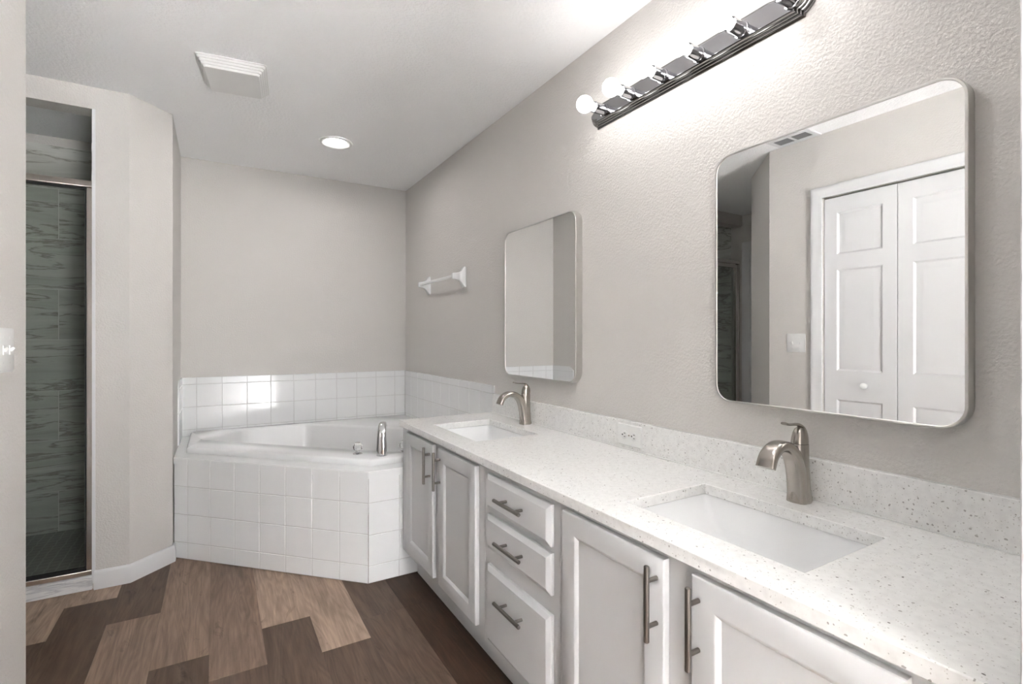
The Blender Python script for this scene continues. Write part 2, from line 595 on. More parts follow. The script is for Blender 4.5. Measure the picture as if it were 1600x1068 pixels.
# short wall at the tub's left, angled piece, and the wall round the shower opening
OX, OZ = -0.518, 2.333
bm = BM()
prism(bm, [(OX, YA), (-0.375, YA), (XR, YA + 0.168), (XR, D), (XR - T, D), (XR - T, YA + T + 0.06), (OX, YA + T)], 0, H)
struct('wall_tub_side', bm, M['wall'], 'angled greige wall between the shower and the bathtub', 'wall')
bm = BM(); box(bm, XB, OX, YA, YA + T, OZ, H)
struct('wall_shower_header', bm, M['wall'], 'greige strip of wall above the shower opening', 'wall')
bm = BM(); box(bm, XB - T, XB, YB - T, D + T, 0, H)
struct('wall_far_left', bm, M['wall'], 'greige wall left of the shower seen only in the mirror', 'wall')
# left wall with the closet: doorway 0.88 - 1.632, angled corner, return
CY0, CY1, CZ = 0.885, 1.632, 2.055
bm = BM()
box(bm, XL - T, XL, BACK, CY0, 0, H)
box(bm, XL - T, XL, CY0, CY1, CZ, H)
prism(bm, [(XL, CY1), (XL, YL), (XL - 0.39, YL + 0.39), (XB, YB), (XB, YB - T), (XL - 0.39 - 0.05, YL + 0.39 - T), (XL - T, YL - 0.05), (XL - T, CY1)], 0, H)
struct('wall_left', bm, M['wall'], 'greige wall with the light switch and closet, at the left edge', 'wall')
bm = BM(); box(bm, XL - 0.62, XL - T - 0.001, CY0 - 0.1, CY1 + 0.1, 0, H)
bmesh.ops.delete(bm, geom=[f for f in bm.faces if abs(f.calc_center_median().x - (XL - T - 0.001)) < 1e-4], context='FACES')
struct('wall_closet', bm, M['wall'], 'unlit inside walls of the closet behind its door', 'wall', recalc=False)
# end wall at the near end of the vanity, with its jamb
bm = BM(); box(bm, 0.772, W, YE - 0.12, YE, 0, H)
struct('wall_vanity_end', bm, M['wall'], 'greige end wall at the near end of the vanity', 'wall')
bm = BM(); box(bm, 0.772, 0.90, BACK, YE - 0.121, 0, H)  # added passage walls, they narrow the daylight coming from behind the camera
box(bm, XL + 0.001, 0.05, BACK, -0.10, 0, H)
struct('wall_passage_baffle', bm, M['wall'], 'greige unseen walls added to narrow the daylight from behind', 'wall')
bm = BM(); box(bm, -1.2, 0.72, -6, BACK, H, H + 0.08)  # added slab out of view, shades the left part from sun and sky
struct('ceiling_sun_block', bm, M['ceiling'], 'unseen ceiling strip added behind the camera to block sun and sky', 'ceiling')
bm = BM(); box(bm, XL - 0.7, XL - 0.6, -6, BACK, 0, H)  # added wall out of view, cuts off skylight from the left
struct('wall_sky_block', bm, M['wall'], 'unseen wall added behind the camera to block the sky', 'wall')
bm = BM(); box(bm, XL - 0.6, 5, -6, BACK, -0.05, 0)  # added pale floor, bounces sunlight up to the bathroom ceiling
struct('floor_bounce', bm, M['carpet'], 'unseen pale carpet added behind the camera to bounce sunlight in', 'floor')
bm = BM(); box(bm, 0.757, 0.772, YE - 0.12, YE - 0.001, 0, H)
o = struct('trim_jamb', bm, M['trim'], 'white painted door jamb at the right edge of the photo', 'door jamb')
bevel(o, 0.002)

# baseboards (moulded profile swept along a path of wall points)
BASE = [(0.0, 0.0), (0.014, 0.0), (0.014, 0.062), (0.011, 0.070), (0.011, 0.078), (0.007, 0.086), (0.004, 0.090), (0.0, 0.090)]
def baseboard(name, pts, label):
    bm = BM()
    rings = []
    n = len(pts)
    for i, (x, y) in enumerate(pts):
        d0 = (Vector(pts[i]) - Vector(pts[i - 1])).normalized() if i else None
        d1 = (Vector(pts[i + 1]) - Vector(pts[i])).normalized() if i < n - 1 else None
        d0 = d0 or d1; d1 = d1 or d0
        n0, n1 = Vector((d0.y, -d0.x)), Vector((d1.y, -d1.x))
        mn = (n0 + n1).normalized()
        k = 1 / max(0.3, mn.dot(n0))
        rings.append([(x + mn.x * a * k, y + mn.y * a * k, z) for a, z in BASE])
    loft(bm, rings, True, True, True)
    return struct(name, bm, M['trim'], label, 'baseboard')
baseboard('baseboard_tub_side', [(OX + 0.006, YA), (-0.375, YA), (XR, YA + 0.168), (XR, YA + 0.205)], 'white moulded baseboard bending round the angled wall')
baseboard('baseboard_left', [(XL, CY1 + 0.066), (XL, YL), (XL - 0.39, YL + 0.39)][::-1], 'white baseboard below the light switch wall')

# white corner bead along the shower opening's right edge
bm = BM()
box(bm, OX - 0.003, OX + 0.010, YA - 0.003, YA + 0.06, 0.03, OZ)
o = struct('trim_shower_edge', bm, M['trim'], 'thin white painted edge strip beside the shower frame', 'trim')

# ------------------------------------------------------------------ shower
bm = BM(); bm.loops.layers.float_color.new('shift')
ys = 0.0
tiles(bm, (OX + 0.0, D - 0.0, 0), (-1, 0, 0), (0, 0, 1), (0, -1, 0),
      [-0.196, 0.309, 0.919, 1.352], [0.03, 0.29, 0.60, 0.90, 1.21, 1.515, 1.82, 2.125, 2.385], gap=0.004, th=0.011, ch=0.0008, attr='shift', offset_rows=0.305)
box(bm, XB, XR - T, D, D + T, 0, H, 2)
struct('wall_shower_back', bm, [M['stone'], M['stone_grout'], M['wall']], 'shower wall of large grey-green veined stone tiles', 'tiled wall', recalc=False)
bm = BM(); bm.loops.layers.float_color.new('shift')
tiles(bm, (XB, YA + T, 0), (0, 1, 0), (0, 0, 1), (1, 0, 0), [0, 0.30, D - YA - T - 0.012], [0.03, 0.29, 0.60, 0.90, 1.21, 1.515, 1.82, 2.125, 2.385], gap=0.004, th=0.011, ch=0.0008, attr='shift', offset_rows=0.305)
struct('wall_shower_left', bm, [M['stone'], M['stone_grout']], 'left tiled shower wall seen only in the mirror', 'tiled wall', recalc=False)
bm = BM(); bm.loops.layers.float_color.new('shift')
tiles(bm, (XR - T, D - 0.012, 0), (0, -1, 0), (0, 0, 1), (-1, 0, 0), [0, 0.40, D - YA - T - 0.082], [0.03, 0.29, 0.60, 0.90, 1.21, 1.515, 1.82, 2.125, 2.385], gap=0.004, th=0.011, ch=0.0008, attr='shift', offset_rows=0.305)
struct('wall_shower_right', bm, [M['stone'], M['stone_grout']], 'right tiled shower wall hidden beside the opening', 'tiled wall', recalc=False)
bm = BM(); box(bm, XB + 0.013, XR - T - 0.013, YA + 0.105, D - 0.013, 0.001, 0.045)
struct('floor_shower', bm, M['mosaic'], 'shower floor of small grey mosaic tiles', 'shower floor')
bm = BM(); bm.loops.layers.float_color.new('shift')
box(bm, XB + 0.001, OX - 0.001, YA - 0.006, YA + 0.10, 0.0005, 0.066)
o = obj('shower_curb', bm, M['marble']); bevel(o, 0.004)
tag(o, 'low white marble curb under the shower frame', 'curb')

se = thing('shower_enclosure', (OX - 0.6, YA + 0.04, 0.066), 'framed smoked glass shower enclosure with satin nickel rails', 'shower enclosure')
FY = YA + 0.012               # frame front plane
XJ0, XJ1 = XB + 0.02, OX - 0.003
def rail(name, x0, x1, z0, z1, y0=FY, y1=FY + 0.032, m='shower_metal', par=None):
    bm = BM(); box(bm, x0, x1, y0, y1, z0, z1)
    return bevel(obj(name, bm, M[m], par or se), 0.003)
rail('header_rail', XJ0, XJ1, 1.953, 1.985, FY - 0.006, FY + 0.038)
rail('jamb', XJ1 - 0.024, XJ1, 0.0925, 1.9525)
rail('jamb', XJ0, XJ0 + 0.024, 0.0925, 1.9525)
rail('bottom_track', XJ0, XJ1, 0.0665, 0.092, FY - 0.004, FY + 0.036)
xm = -1.17                    # mullion between fixed pane and door
rail('mullion', xm - 0.012, xm + 0.012, 0.0925, 1.9525)
def pane(name, x0, x1, z0, z1, par):
    bm = BM(); box(bm, x0, x1, FY + 0.014, FY + 0.020, z0, z1)
    o = obj(name, bm, M['glass'], par)
    return o
gx0, gx1, gz0, gz1 = xm + 0.012, XJ1 - 0.024, 0.092, 1.953
pane('fixed_pane', gx0 + 0.008, gx1 - 0.005, gz0 + 0.011, gz1 - 0.008, se)
bm = BM()
gy0, gy1 = FY + 0.006, FY + 0.028
box(bm, gx0, gx1, gy0, gy1, gz1 - 0.010, gz1 - 0.0005)
box(bm, gx0, gx1, gy0, gy1, gz0 + 0.0005, gz0 + 0.012)
box(bm, gx1 - 0.006, gx1 - 0.0005, gy0, gy1, gz0 + 0.012, gz1 - 0.010)
box(bm, gx0 + 0.0005, gx0 + 0.006, gy0, gy1, gz0 + 0.012, gz1 - 0.010)
obj('gasket', bm, M['gasket'], se)
dx0, dx1 = XJ0 + 0.026, xm - 0.014
bm = BM()
box(bm, dx0, dx1, FY + 0.004, FY + 0.030, 1.915, 1.945)
box(bm, dx0, dx1, FY + 0.004, FY + 0.030, 0.10, 0.13)
box(bm, dx0, dx0 + 0.028, FY + 0.004, FY + 0.030, 0.13, 1.915)
box(bm, dx1 - 0.028, dx1, FY + 0.004, FY + 0.030, 0.13, 1.915)
dr = obj('door_frame', bm, M['shower_metal'], se)
pane('door_pane', dx0 + 0.028, dx1 - 0.028, 0.13, 1.915, dr)
bm = BM()
rod(bm, (dx1 - 0.014, FY - 0.03, 0.95), (dx1 - 0.014, FY - 0.03, 1.15), 0.008)
rod(bm, (dx1 - 0.014, FY - 0.03, 0.97), (dx1 - 0.014, FY + 0.005, 0.97), 0.006)
rod(bm, (dx1 - 0.014, FY - 0.03, 1.13), (dx1 - 0.014, FY + 0.005, 1.13), 0.006)
obj('door_handle', bm, M['shower_metal'], dr)

# white door and casing at the far left, seen in the big mirror
def casing(bm, x, y0, y1, z1, w=0.064, d=0.016, nx=1, only=None):
    """moulded casing round a doorway in a wall facing +X; the opening is y0..y1, 0..z1"""
    prof = [(0.0, 0.0), (0.0, d * 0.55), (w * 0.18, d * 0.75), (w * 0.40, d * 0.65), (w * 0.62, d), (w * 0.92, d), (w, d * 0.8), (w, 0.0)]
    pts = [(y1, 0.0, (1, 0)), (y1, z1, (1, 1)), (y0, z1, (-1, 1)), (y0, 0.0, (-1, 0))]
    rings = [[(x + b_ * nx, y + k[0] * a, z + k[1] * a) for a, b_ in prof] for y, z, k in pts]
    loft(bm, rings, True, True, True)
bm = BM(); casing(bm, XB, 2.42, YA - 0.09, 2.08, 0.085)
struct('trim_far_left', bm, M['trim'], 'white casing of the door left of the shower, seen in the big mirror', 'door casing')
bm = BM()
rects(bm, (XB + 0.002, 0, 0), (0, 1, 0), (0, 0, 1), (1, 0, 0), 2.422, YA - 0.092, 0.01, 2.078, [(0, 0), (0, 0.006), (0.10, 0.006), (0.115, 0.001), (0.13, 0.001), (0.16, 0.006)])
struct('door_2', bm, M['trim'], 'white door left of the shower, only in the mirror', 'door')

# ------------------------------------------------------------------ closet: casing and bifold door
bm = BM(); casing(bm, XL, CY0, CY1, CZ)
struct('trim_closet', bm, M['trim'], 'white moulded casing round the closet door, seen in the big mirror', 'door casing')
d1 = thing('door_1', (XL, (CY0 + CY1) / 2, 0), 'white panelled bifold closet door reflected in the large mirror', 'closet door', None, 'structure')
def leaf(ya, yb):
    """leaf of a bifold door with three raised panels; front faces +X"""
    bm = BM()
    z0, z1 = 0.012, 2.045
    th, xf = 0.033, XL - 0.012
    us = [ya, ya + 0.068, yb - 0.068, yb]
    vs = [z0, 0.20, 0.862, 1.03, 1.62, 1.71, 1.955, z1]
    for i in range(3):
        for j in range(7):
            if i == 1 and j in (1, 3, 5):
                a0, a1, c0, c1 = us[1], us[2], vs[j], vs[j + 1]
                rects(bm, (xf, 0, 0), (0, 1, 0), (0, 0, 1), (1, 0, 0), a0, a1, c0, c1,
                      [(0, 0), (0.010, -0.008), (0.018, -0.008), (0.042, -0.001), (0.046, -0.001)], True, False)
            else:
                bm.faces.new([bm.verts.new((xf, a, c)) for a, c in ((us[i], vs[j]), (us[i + 1], vs[j]), (us[i + 1], vs[j + 1]), (us[i], vs[j + 1]))])
    bmesh.ops.remove_doubles(bm, verts=bm.verts[:], dist=1e-5)
    edge = [(ya, z0), (yb, z0), (yb, z1), (ya, z1)]
    loft(bm, [[(xf, a, c) for a, c in edge], [(xf - th, a, c) for a, c in edge]], False, True)
    bmesh.ops.remove_doubles(bm, verts=bm.verts[:], dist=1e-5)
    return bm
l1 = obj('door_leaf', leaf(1.2555, CY1 - 0.006), M['trim'], d1)
obj('door_leaf', leaf(CY0 + 0.006, 1.2525), M['trim'], d1)
bm = BM()
lathe(bm, (XL - 0.012, 1.406, 0.951), (1, 0, 0), [(0.010, 0), (0.008, 0.006), (0.009, 0.012), (0.016, 0.016), (0.0185, 0.022), (0.018, 0.028), (0.013, 0.033), (0.004, 0.035)], 24)
obj('door_knob', bm, M['white_plastic'], l1)

# light switch on the left wall
sw = thing('light_switch', (XL, 1.789, 1.19), 'white double toggle light switch plate on the left wall', 'light switch')
bm = BM()
rects(bm, (XL, 0, 0), (0, 1, 0), (0, 0, 1), (1, 0, 0), 1.731, 1.847, 1.132, 1.248, [(0, 0), (0, 0.003), (0.004, 0.006)])
obj('plate', bm, M['white_plastic'], sw)
for y in (1.766, 1.812):
    bm = BM()
    rects(bm, (XL + 0.0062, 0, 0), (0, 1, 0), (0, 0, 1), (1, 0, 0), y - 0.006, y + 0.006, 1.178, 1.202, [(0, 0), (0, 0.001), (0.001, 0.002)])
    sweep(bm, [(XL + 0.007, y, 1.189), (XL + 0.011, y, 1.1925), (XL + 0.015, y, 1.196)], [0.0075, 0.007, 0.0065], [0.010, 0.008, 0.006], (0, 1, 0))
    obj('toggle', bm, M['white_plastic'], sw)
    for z in (1.158, 1.222):
        bm = BM(); lathe(bm, (XL + 0.006, y, z), (1, 0, 0), [(0.003, 0), (0.003, 0.0006), (0.0015, 0.001)], 10)
        obj('screw', bm, M['white_plastic'], sw)

# ceiling air vent, seen in the big mirror
vt = thing('ceiling_vent', (-0.385, 1.755, H), 'white two-grille ceiling vent reflected at the top of the large mirror', 'vent')
vx0, vx1, vy0, vy1 = -0.460, -0.308, 1.630, 1.884
bm = BM()
z = H - 0.008
xs = [vx0, vx0 + 0.036, vx1 - 0.030, vx1]; ysn = [vy0, vy0 + 0.028, 1.748, 1.764, vy1 - 0.028, vy1]
for i in range(3):
    for j in range(5):
        if i == 1 and j in (1, 3):
            continue
        box(bm, xs[i], xs[i + 1], ysn[j], ysn[j + 1], z, H - 0.0005)
bmesh.ops.remove_doubles(bm, verts=bm.verts[:], dist=1e-5)
obj('frame', bm, M['trim'], vt)
for j in (1, 3):
    bm = BM()
    box(bm, xs[1], xs[2], ysn[j], ysn[j + 1], H - 0.0012, H - 0.0004, 1)
    n = 9
    for k in range(n):
        x = xs[1] + (k + 0.5) * (xs[2] - xs[1]) / n
        p = [(x + 0.0036, H - 0.0015), (x + 0.0028, H - 0.0015), (x - 0.0022, z + 0.0008), (x - 0.0014, z + 0.0008)]
        a = [bm.verts.new((u_, ysn[j], w_)) for u_, w_ in p]; c = [bm.verts.new((u_, ysn[j + 1], w_)) for u_, w_ in p]
        for q in range(4):
            bm.faces.new((a[q], a[(q + 1) % 4], c[(q + 1) % 4], c[q]))
    obj('grille', bm, M['vent_slat'], vt)

# ------------------------------------------------------------------ bathtub alcove: tiles on the walls
TZ0, TZ1 = 0.556, 0.952
rows = [TZ0, 0.600, 0.752, 0.905, TZ1]
bx = [XR, -0.118, 0.033, 0.187, 0.340, 0.494, 0.647, 0.800, 0.953, 1.106, 1.259, W - 0.008]
bm = BM()
tiles(bm, (0, D, 0), (1, 0, 0), (0, 0, 1), (0, -1, 0), bx, rows)
box(bm, XR, W - 0.008, D - 0.0065, D, TZ1 - 0.001, TZ1)
struct('trim_tile_back', bm, [M['tile'], M['grout']], 'band of white square tiles on the far wall above the tub', 'wall tiles', recalc=False)
bm = BM()
ry = [2.486] + [D - 0.153 * k for k in range(10, 0, -1)] + [D - 0.0075]
tiles(bm, (W, 0, 0), (0, 1, 0), (0, 0, 1), (-1, 0, 0), ry, rows)
box(bm, W - 0.0065, W, 2.486, D - 0.0075, TZ1 - 0.001, TZ1)
box(bm, W - 0.0065, W, 2.485, 2.486, TZ0, TZ1)
struct('trim_tile_right', bm, [M['tile'], M['grout']], 'band of white square tiles on the vanity wall beside the tub', 'wall tiles', recalc=False)
bm = BM()
# left return: one column of tiles with its front top corner clipped
def clipped(y0, y1):
    th = 0.009
    pts = [(y0, TZ0), (y1, TZ0), (y1, TZ1), (y0 + 0.05, TZ1), (y0, TZ1 - 0.035)]
    a = [bm.verts.new((XR, y, z_)) for y, z_ in pts]
    c = [bm.verts.new((XR + th, y, z_)) for y, z_ in pts]
    bm.faces.new(c)
    for i in range(5):
        bm.faces.new((a[i], a[(i + 1) % 5], c[(i + 1) % 5], c[i]))
clipped(3.70, D - 0.008)
for zz in (0.752, 0.905):
    box(bm, XR, XR + 0.0094, 3.70, D - 0.008, zz - 0.0012, zz + 0.0012, 1)
struct('trim_tile_left', bm, [M['tile'], M['grout']], 'narrow strip of white tiles left of the tub with a clipped corner', 'wall tiles')

# ------------------------------------------------------------------ tub platform and bathtub
EX, EY = 0.646, 2.498         # the platform's front corner
K = EX + EY                   # its diagonal front is X + Y = K
ZD = 0.556
pf = thing('tub_platform', (0.5, 3.2, 0), 'white tiled corner platform with a diagonal front holding the tub', 'tub platform')
s2 = 1 / math.sqrt(2)
nd_ = Vector((-s2, -s2, 0)); ud = Vector((-s2, s2, 0))
bm = BM()
tiles(bm, Vector((EX, EY, 0)) - nd_ * 0.007, ud, (0, 0, 1), nd_, [0.0, 0.1605, 0.319, 0.478, 0.638, 0.797, 0.955, 1.109, (EX - XR) / s2 - 0.004], [0.003, 0.092, 0.246, 0.400, ZD])
obj('front_tiles', bm, [M['tile'], M['grout']], pf, recalc=False)
bm = BM()
tiles(bm, (EX, EY + 0.007, 0), (1, 0, 0), (0, 0, 1), (0, -1, 0), [0.003, 0.159, 0.318], [0.003, 0.088, 0.240, 0.400, ZD])
obj('side_tiles', bm, [M['tile'], M['grout']], pf, recalc=False)

def poly_round(pts, rad, k=6):
    """rounded convex polygon, k+1 samples per corner"""
    out = []
    n = len(pts)
    for i in range(n):
        p, a, c = Vector(pts[i]), Vector(pts[i - 1]), Vector(pts[(i + 1) % n])
        da, dc = (a - p).normalized(), (c - p).normalized()
        ang = da.angle(dc)
        r = min(rad[i] if isinstance(rad, (list, tuple)) else rad, 0.45 * min((a - p).length, (c - p).length) * math.tan(ang / 2))
        t = r / math.tan(ang / 2)
        ctr = p + (da + dc).normalized() * (r / math.sin(ang / 2))
        s, e = p + da * t - ctr, p + dc * t - ctr
        for q in range(k + 1):
            f = q / k
            v = s.lerp(e, f)
            v = v.normalized() * r if v.length > 1e-9 else v
            out.append(ctr + v)
    return out
def inset(pts, d):
    """offset a counter-clockwise convex polygon inwards (d: one value or one per edge)"""
    n = len(pts)
    L = []
    for i in range(n):
        p, q = Vector(pts[i]), Vector(pts[(i + 1) % n])
        t = (q - p).normalized()
        nn = Vector((-t.y, t.x))
        dd = d[i] if isinstance(d, (list, tuple)) else d
        L.append((p + nn * dd, t))
    out = []
    for i in range(n):
        (p, t), (q, u_) = L[i - 1], L[i]
        den = t.x * u_.y - t.y * u_.x
        w_ = q - p
        s = (w_.x * u_.y - w_.y * u_.x) / den
        out.append(p + t * s)
    return out
# corner order, counter-clockwise: front corner, right front, right back A, right back B, left back A, left back B, left front
RO = [(0.690, 2.600), (1.338, 2.600), (1.338, 3.985), (1.310, 4.012), (-0.120, 4.012), (-0.150, 3.985), (-0.150, 3.440)]
RI = [(0.845, 2.730), (1.262, 2.730), (1.262, 3.300), (0.585, 3.945), (0.165, 3.945), (-0.075, 3.700), (-0.075, 3.650)]
DK = [(EX + 0.002, EY + 0.0), (W - 0.008, EY + 0.0), (W - 0.008, 4.020), (1.340, D - 0.008), (-0.192, D - 0.008), (XR + 0.001, 4.01), (XR + 0.001, K - XR + 0.001)]
def ring(pts, r, z):
    return [(v.x, v.y, z) for v in poly_round(pts, r)]
bm = BM()
loft(bm, [ring(DK, 0.002, ZD - 0.035), ring(DK, 0.002, ZD - 0.002), ring(inset(DK, 0.003), 0.003, ZD + 0.001), ring(inset(RO, 0.012), 0.02, ZD + 0.001)])
obj('ledge', bm, M['tile'], pf, angle=30)
tb = thing('bathtub', (0.55, 3.3, ZD), 'white acrylic corner bathtub set into the tiled platform', 'bathtub')
bm = BM()
loft(bm, [ring(RO, 0.03, ZD + 0.0015), ring(RO, 0.03, ZD + 0.022), ring(inset(RO, 0.004), 0.03, ZD + 0.030), ring(inset(RO, 0.012), 0.03, ZD + 0.034),
          ring(inset(RI, -0.012), 0.10, ZD + 0.034), ring(inset(RI, -0.004), 0.10, ZD + 0.030), ring(RI, 0.09, ZD + 0.018)])
obj('rim', bm, M['acrylic'], tb, angle=50)
bm = BM()
loft(bm, [ring(inset(RI, -0.0005), 0.09, ZD + 0.019), ring(inset(RI, 0.012), 0.09, ZD - 0.05), ring(inset(RI, 0.055), 0.07, ZD - 0.22), ring(inset(RI, 0.085), 0.06, ZD - 0.34), ring(inset(RI, 0.12), 0.05, ZD - 0.38)], False, True)
obj('basin', bm, M['acrylic'], tb, angle=60)
bm = BM(); lathe(bm, (0.75, 3.15, ZD - 0.3795), (0, 0, 1), [(0.034, 0), (0.034, 0.003), (0.026, 0.004), (0.02, 0.001)], 24)
obj('drain', bm, M['chrome'], tb)

# chrome tub spout and crystal knobs
ZR = ZD + 0.0345
sp = thing('tub_faucet', (0.765, 2.672, ZR), 'chrome tub spout with two clear crystal knobs on the tub rim', 'tub faucet')
dirv = Vector((0.36, 0.93, 0)).normalized()
wd = Vector((-dirv.y, dirv.x, 0))
path = spline([(0, 0.0), (-0.004, 0.055), (0.002, 0.115), (0.030, 0.155), (0.078, 0.160), (0.118, 0.140)], 18)
wid = [w_[0] for w_ in spline([(0.056,), (0.053,), (0.047,), (0.041,), (0.037,), (0.036,)], 18)]
thk = [w_[0] for w_ in spline([(0.048,), (0.040,), (0.032,), (0.024,), (0.020,), (0.018,)], 18)]
bm = BM()
sweep(bm, [Vector((0.765, 2.672, ZR)) + dirv * a + Vector((0, 0, c_)) for a, c_ in path], wid, thk, wd, 24, 2.8)
so = obj('spout', bm, M['chrome'], sp)
bm = BM(); lathe(bm, (0.765, 2.672, ZR), (0, 0, 1), [(0.029, 0), (0.029, 0.004), (0.025, 0.007)], 28)
obj('base_ring', bm, M['chrome'], so)
for kx, ky in ((0.661, 2.772), (0.893, 2.695)):
    bm = BM(); lathe(bm, (kx, ky, ZR + 0.0165), (0, 0, 1), [(0.012, 0), (0.022, 0.008), (0.027, 0.020), (0.026, 0.030), (0.020, 0.040), (0.013, 0.044)], 10)
    kn = obj('knob', bm, M['crystal'], sp, angle=10)
    kn['label'] = 'clear crystal knob'
    bm = BM(); lathe(bm, (kx, ky, ZR), (0, 0, 1), [(0.026, 0), (0.026, 0.003), (0.021, 0.007), (0.012, 0.010), (0.012, 0.016)], 28)
    obj('knob_base', bm, M['chrome'], kn)
    bm = BM(); lathe(bm, (kx, ky, ZR + 0.0608), (0, 0, 1), [(0.013, 0), (0.013, 0.002), (0.009, 0.004)], 20)
    obj('knob_cap', bm, M['chrome'], kn)

# ------------------------------------------------------------------ vanity
XF = 0.825                    # face frame plane
ZK, ZT = 0.142, 0.772
XK = 0.902
def pull(bm, c, axis, length=0.160, post=0.096):
    """bar pull: c is the bar's centre, posts run to +X"""
    c = Vector(c); a = Vector(axis)
    rod(bm, c - a * (length / 2), c + a * (length / 2), 0.0060, 18, 0.0012)
    for s in (-1, 1):
        p = c + a * (s * post / 2)
        rod(bm, p + Vector((0.001, 0, 0)), (XF - 0.0185, p.y, p.z), 0.0048, 14)
def cabinet(name, y0, y1, label):
    """carcass with face frame and recessed toe kick"""
    r = thing(name, (1.1, (y0 + y1) / 2, 0), label, 'cabinet', 'white vanity cabinets under the quartz countertop')
    bm = BM()
    a, c, t = y0 + 0.0004, y1 - 0.0004, 0.016
    box(bm, XF, XF + 0.018, a, c, ZK, ZT - 0.0006)
    box(bm, W - 0.010, W - 0.002, a, c, ZK, ZT - 0.0006)
    box(bm, XF + 0.018, W - 0.010, a, a + t, ZK, ZT - 0.0006)
    box(bm, XF + 0.018, W - 0.010, c - t, c, ZK, ZT - 0.0006)
    box(bm, XF + 0.018, W - 0.010, a + t, c - t, ZK, ZK + t)
    obj('body', bm, M['cabinet'], r)
    bm = BM()
    box(bm, XK, W - 0.01, y0 + 0.0004, y1 - 0.0004, 0.0005, ZK - 0.0005)
    obj('toe_kick', bm, M['cabinet'], r)
    return r
def cdoor(root, y0, y1, hy):
    bm = BM()
    rects(bm, (XF - 0.001, 0, 0), (0, 1, 0), (0, 0, 1), (-1, 0, 0), y0, y1, 0.178, 0.756,
          [(0, 0), (0, 0.014), (0.0015, 0.0165), (0.005, 0.018), (0.052, 0.018), (0.056, 0.0165), (0.064, 0.010), (0.066, 0.010)])
    d = obj('door', bm, M['cabinet'], root, angle=25)
    bm = BM(); pull(bm, (XF - 0.049, hy, 0.664), (0, 0, 1))
    obj('handle', bm, M['pull'], d)
def drawer(root, y0, y1, z0, z1, hz):
    bm = BM()
    rects(bm, (XF - 0.001, 0, 0), (0, 1, 0), (0, 0, 1), (-1, 0, 0), y0, y1, z0, z1, [(0, 0), (0, 0.009), (0.002, 0.011), (0.013, 0.0165), (0.016, 0.018)])
    d = obj('drawer', bm, M['cabinet'], root, angle=14)
    bm = BM(); pull(bm, (XF - 0.049, (y0 + y1) / 2, hz), (0, 1, 0))
    obj('handle', bm, M['pull'], d)
cA = cabinet('vanity_cabinet', 1.585, 2.496, 'white two-door vanity cabinet beside the tub, under the far sink')
cdoor(cA, 2.045, 2.395, 2.072); cdoor(cA, 1.630, 1.980, 1.958)
cB = cabinet('drawer_cabinet', 1.130, 1.585, 'white three-drawer cabinet in the middle of the vanity')
drawer(cB, 1.161, 1.546, 0.630, 0.750, 0.693); drawer(cB, 1.161, 1.546, 0.492, 0.612, 0.552); drawer(cB, 1.161, 1.546, 0.172, 0.436, 0.358)
cC = cabinet('vanity_cabinet', YE + 0.001, 1.130, 'white two-door vanity cabinet at the near end, under the near sink')
cdoor(cC, 0.742, 1.100, 0.760); cdoor(cC, 0.313, 0.671, 0.653)

# countertop with two cut-outs
ZC = 0.802
XC = 0.803
sinks = [(1.822, 2.282), (0.506, 0.960)]
SX0, SX1 = 0.907, 1.213
ctop = BM()
gx = [XC, SX0, SX1, W - 0.001]
gy = [YE + 0.001, sinks[1][0], sinks[1][1], sinks[0][0], sinks[0][1], 2.500]
def grid_slab(bm, gx, gy, z0, z1, holes):
    V = {}
    def vv(i, j, k):
        if (i, j, k) not in V:
            V[(i, j, k)] = bm.verts.new((gx[i], gy[j], (z0, z1)[k]))
        return V[(i, j, k)]
    solid = lambda i, j: 0 <= i < len(gx) - 1 and 0 <= j < len(gy) - 1 and (i, j) not in holes
    for i in range(len(gx) - 1):
        for j in range(len(gy) - 1):
            if not solid(i, j):
                continue
            bm.faces.new((vv(i, j, 1), vv(i + 1, j, 1), vv(i + 1, j + 1, 1), vv(i, j + 1, 1)))
            bm.faces.new((vv(i, j, 0), vv(i, j + 1, 0), vv(i + 1, j + 1, 0), vv(i + 1, j, 0)))
            for di, dj, a, c in ((-1, 0, (0, 1), (0, 0)), (1, 0, (1, 0), (1, 1)), (0, -1, (0, 0), (1, 0)), (0, 1, (1, 1), (0, 1))):
                if not solid(i + di, j + dj):
                    bm.faces.new((vv(i + a[0], j + a[1], 0), vv(i + c[0], j + c[1], 0), vv(i + c[0], j + c[1], 1), vv(i + a[0], j + a[1], 1)))
grid_slab(ctop, gx, gy, ZT, ZC, {(1, 1), (1, 3)})
o = obj('countertop', ctop, M['quartz'])
bevel(o, 0.0022, 2)
tag(o, 'long white speckled quartz countertop with two sink cut-outs', 'countertop')
bm = BM(); box(bm, W - 0.021, W - 0.0005, YE + 0.001, 2.478, ZC + 0.0003, 0.9085)
o = obj('backsplash', bm, M['quartz']); bevel(o, 0.002, 2)
tag(o, 'low white speckled quartz backsplash along the vanity wall', 'backsplash')
bm = BM(); box(bm, W - 0.0235, W - 0.0205, YE + 0.001, 2.478, ZC + 0.0002, ZC + 0.0035)
o = obj('caulk_bead', bm, M['white_plastic'], o)

